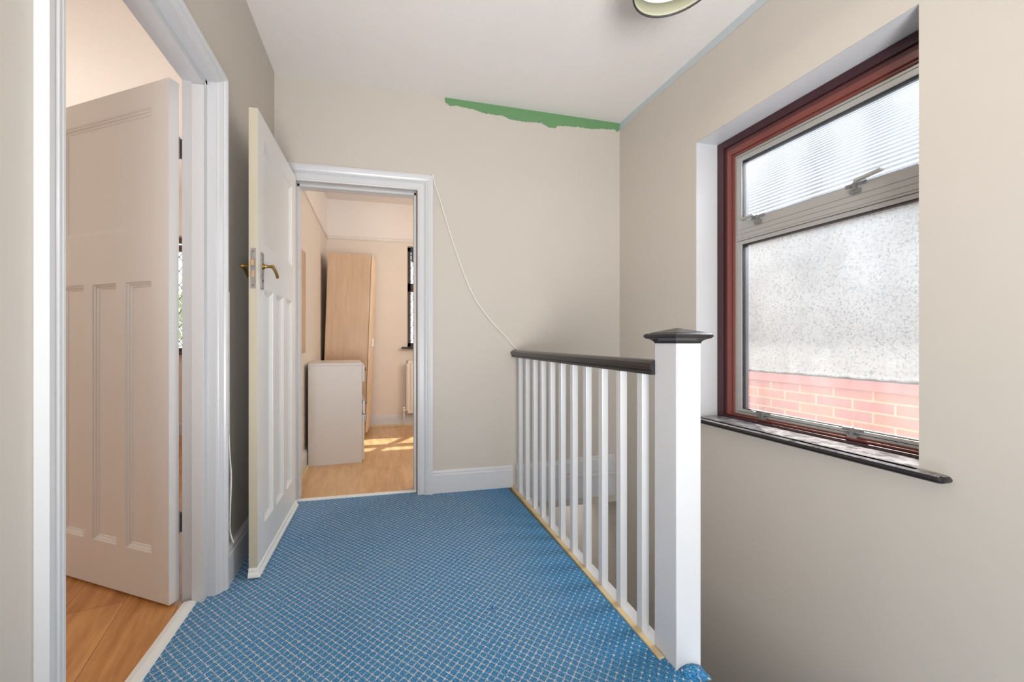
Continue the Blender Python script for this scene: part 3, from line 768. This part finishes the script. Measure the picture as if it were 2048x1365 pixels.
# ------------------------------------------------------------------ left bedroom
XA = -3.6
struct(boxo('floor_left_bedroom', (XA - .1, XL1 + .012, -.2, YW + .1, -.165, 0), 'lam1'))
W3a, W3b = -2.75, -1.35
bm = B()
box(bm, XA - .1, W3a, YW, YW + .25, -.165, 2.72); box(bm, W3b, XL1, YW, YW + .25, -.165, 2.72)
box(bm, W3a, W3b, YW, YW + .25, -.165, .86); box(bm, W3a, W3b, YW, YW + .25, 2.12, 2.72)
struct(obj('wall_left_bedroom_window', bm, 'peach'))
bedroom_window('window_3', W3a, W3b, .88, 2.11, 3, 'mahog', 'mahog', 'mahogany framed leaded window in the left bedroom', trans=(1.97, 2.035))
struct(boxo('wall_left_bedroom_left', (XA - .1, XA, -.2, YW, -.165, 2.72), 'peach'))
struct(boxo('wall_left_bedroom_front', (XA, XL1, -.3, -.2, -.165, 2.72), 'peach'))
bm = B()
box(bm, XL1 - .002, XL1, -.2, D1N - .03, 0, 2.62); box(bm, XL1 - .002, XL1, D1F + .036, YW, 0, 2.62); box(bm, XL1 - .002, XL1, D1N - .03, D1F + .036, D1T + .036, 2.62)
struct(obj('wall_left_bedroom_right', bm, 'peach'))
struct(boxo('ceiling_left_bedroom', (XA - .1, XL1, -.3, YW + .05, 2.62, 2.72), 'artex'))
skirting('baseboard_left_bedroom_back', [(XA, YW), (XL1 - .03, YW)], .14, flip=-1)
skirting('baseboard_left_bedroom_right', [(XL1 - .002, YW), (XL1 - .002, D1F + .12)], .14, flip=-1)

# ------------------------------------------------------------------ outside
struct(boxo('ceiling_roof_sunshade', [(XA - .3, 2.72, YF - .4, YW + .32, 2.74, 2.82)], 'softwhite'))  # unseen roof, its wide eave shaped to keep sun off the landing window
nh = thing(empty('neighbour_house', (3.2, 1.5, -2.8)), 'neighbouring house wall of white roughcast over red brick with tiled roof', 'house')
def nc(o):
    o.parent = nh; o.matrix_parent_inverse = Matrix.Translation((-3.2, -1.5, 2.8)); return o
nc(boxo('brick_wall', (3.2, 3.45, -2.5, 5.5, -2.8, .665), 'brick'))
nc(boxo('brick_band', (3.185, 3.45, -2.5, 5.5, .665, .735), 'brickband', None, .004))
bm = B(); n = 160; y0, y1 = -2.5, 5.5; rnd = random.Random(2); R = []
for k in range(n + 1):
    y = y0 + (y1 - y0) * k / n; e = .742 + rnd.uniform(-.006, .006)
    R.append([(3.178, y, e + .004), (3.172, y, e + .014), (3.18, y, e + .03), (3.18, y, 1.93), (3.45, y, 1.93), (3.45, y, e)])
loft(bm, R); nc(obj('roughcast_wall', bm, 'roughcast'))
bm = B()
ex, ez, rx, rz = 3.08, 1.93, 4.87, 3.43; L = math.hypot(rx - ex, rz - ez); ncs = int(L / .085)
dx, dz = (rx - ex) / L, (rz - ez) / L
for k in range(ncs):
    a = k * .085; b = a + .105
    p0 = (ex + dx * a - dz * .022, ez + dz * a + dx * .022); p1 = (ex + dx * b - dz * .004, ez + dz * b + dx * .004)
    p2 = (ex + dx * b, ez + dz * b); p3 = (ex + dx * a, ez + dz * a)
    loft(bm, [[(p[0], y, p[1]) for p in (p0, p1, p2, p3)] for y in (-2.7, 5.6)])
nc(obj('roof_slope', bm, 'rooftile'))
bm = B(); R = [[(rx + .11 * math.cos(a), y, rz - .03 + .11 * math.sin(a)) for a in [math.pi * k / 8 for k in range(9)]] for y in (-2.7, 5.6)]
loft(bm, R); box(bm, rx - .02, rx + .9, -2.7, 5.6, rz - .12, rz - .05)
nc(obj('roof_ridge', bm, 'ridge'))
nc(boxo('gutter', (3.0, 3.09, -2.7, 5.6, 1.87, 1.94), 'softwhite', None, .02))
struct(boxo('floor_ground', (-25, 30, -15, 40, -2.9, -2.86), 'ground'))
tr = thing(empty('garden_tree', (-5.2, 10.5, -2.85)), 'yellow green tree outside the left bedroom window', 'tree')
bm = B(); tube(bm, [(0, 0, 0), (.05, .02, 1.2), (-.03, .05, 2.6), (.1, 0, 3.8)], [.16, .13, .10, .05], 10)
for a in range(6): tube(bm, [(0, .03, 1.8 + a * .2), (.9 * math.cos(a * 2.1), .9 * math.sin(a * 2.1), 2.8 + a * .22)], [.05, .02], 6)
obj('trunk', bm, 'bark', tr)
bm = B(); rnd = random.Random(4)
for k in range(2600):
    a, b = rnd.uniform(0, 6.283), math.acos(rnd.uniform(-1, 1)); r = 1.7 * rnd.uniform(.5, 1) * (1 + .2 * math.sin(3 * a) * math.sin(4 * b))
    p = Vector((r * math.sin(b) * math.cos(a), r * math.sin(b) * math.sin(a), 3.6 + 1.15 * r * math.cos(b)))
    s = .07; u = Vector([rnd.uniform(-1, 1) for _ in range(3)]).normalized(); v = u.orthogonal().normalized()
    bm.faces.new([bm.verts.new(p + q) for q in (u * s * 1.6, v * s * .7, -u * s * 1.6, -v * s * .7)])
obj('foliage', bm, 'leaf', tr)
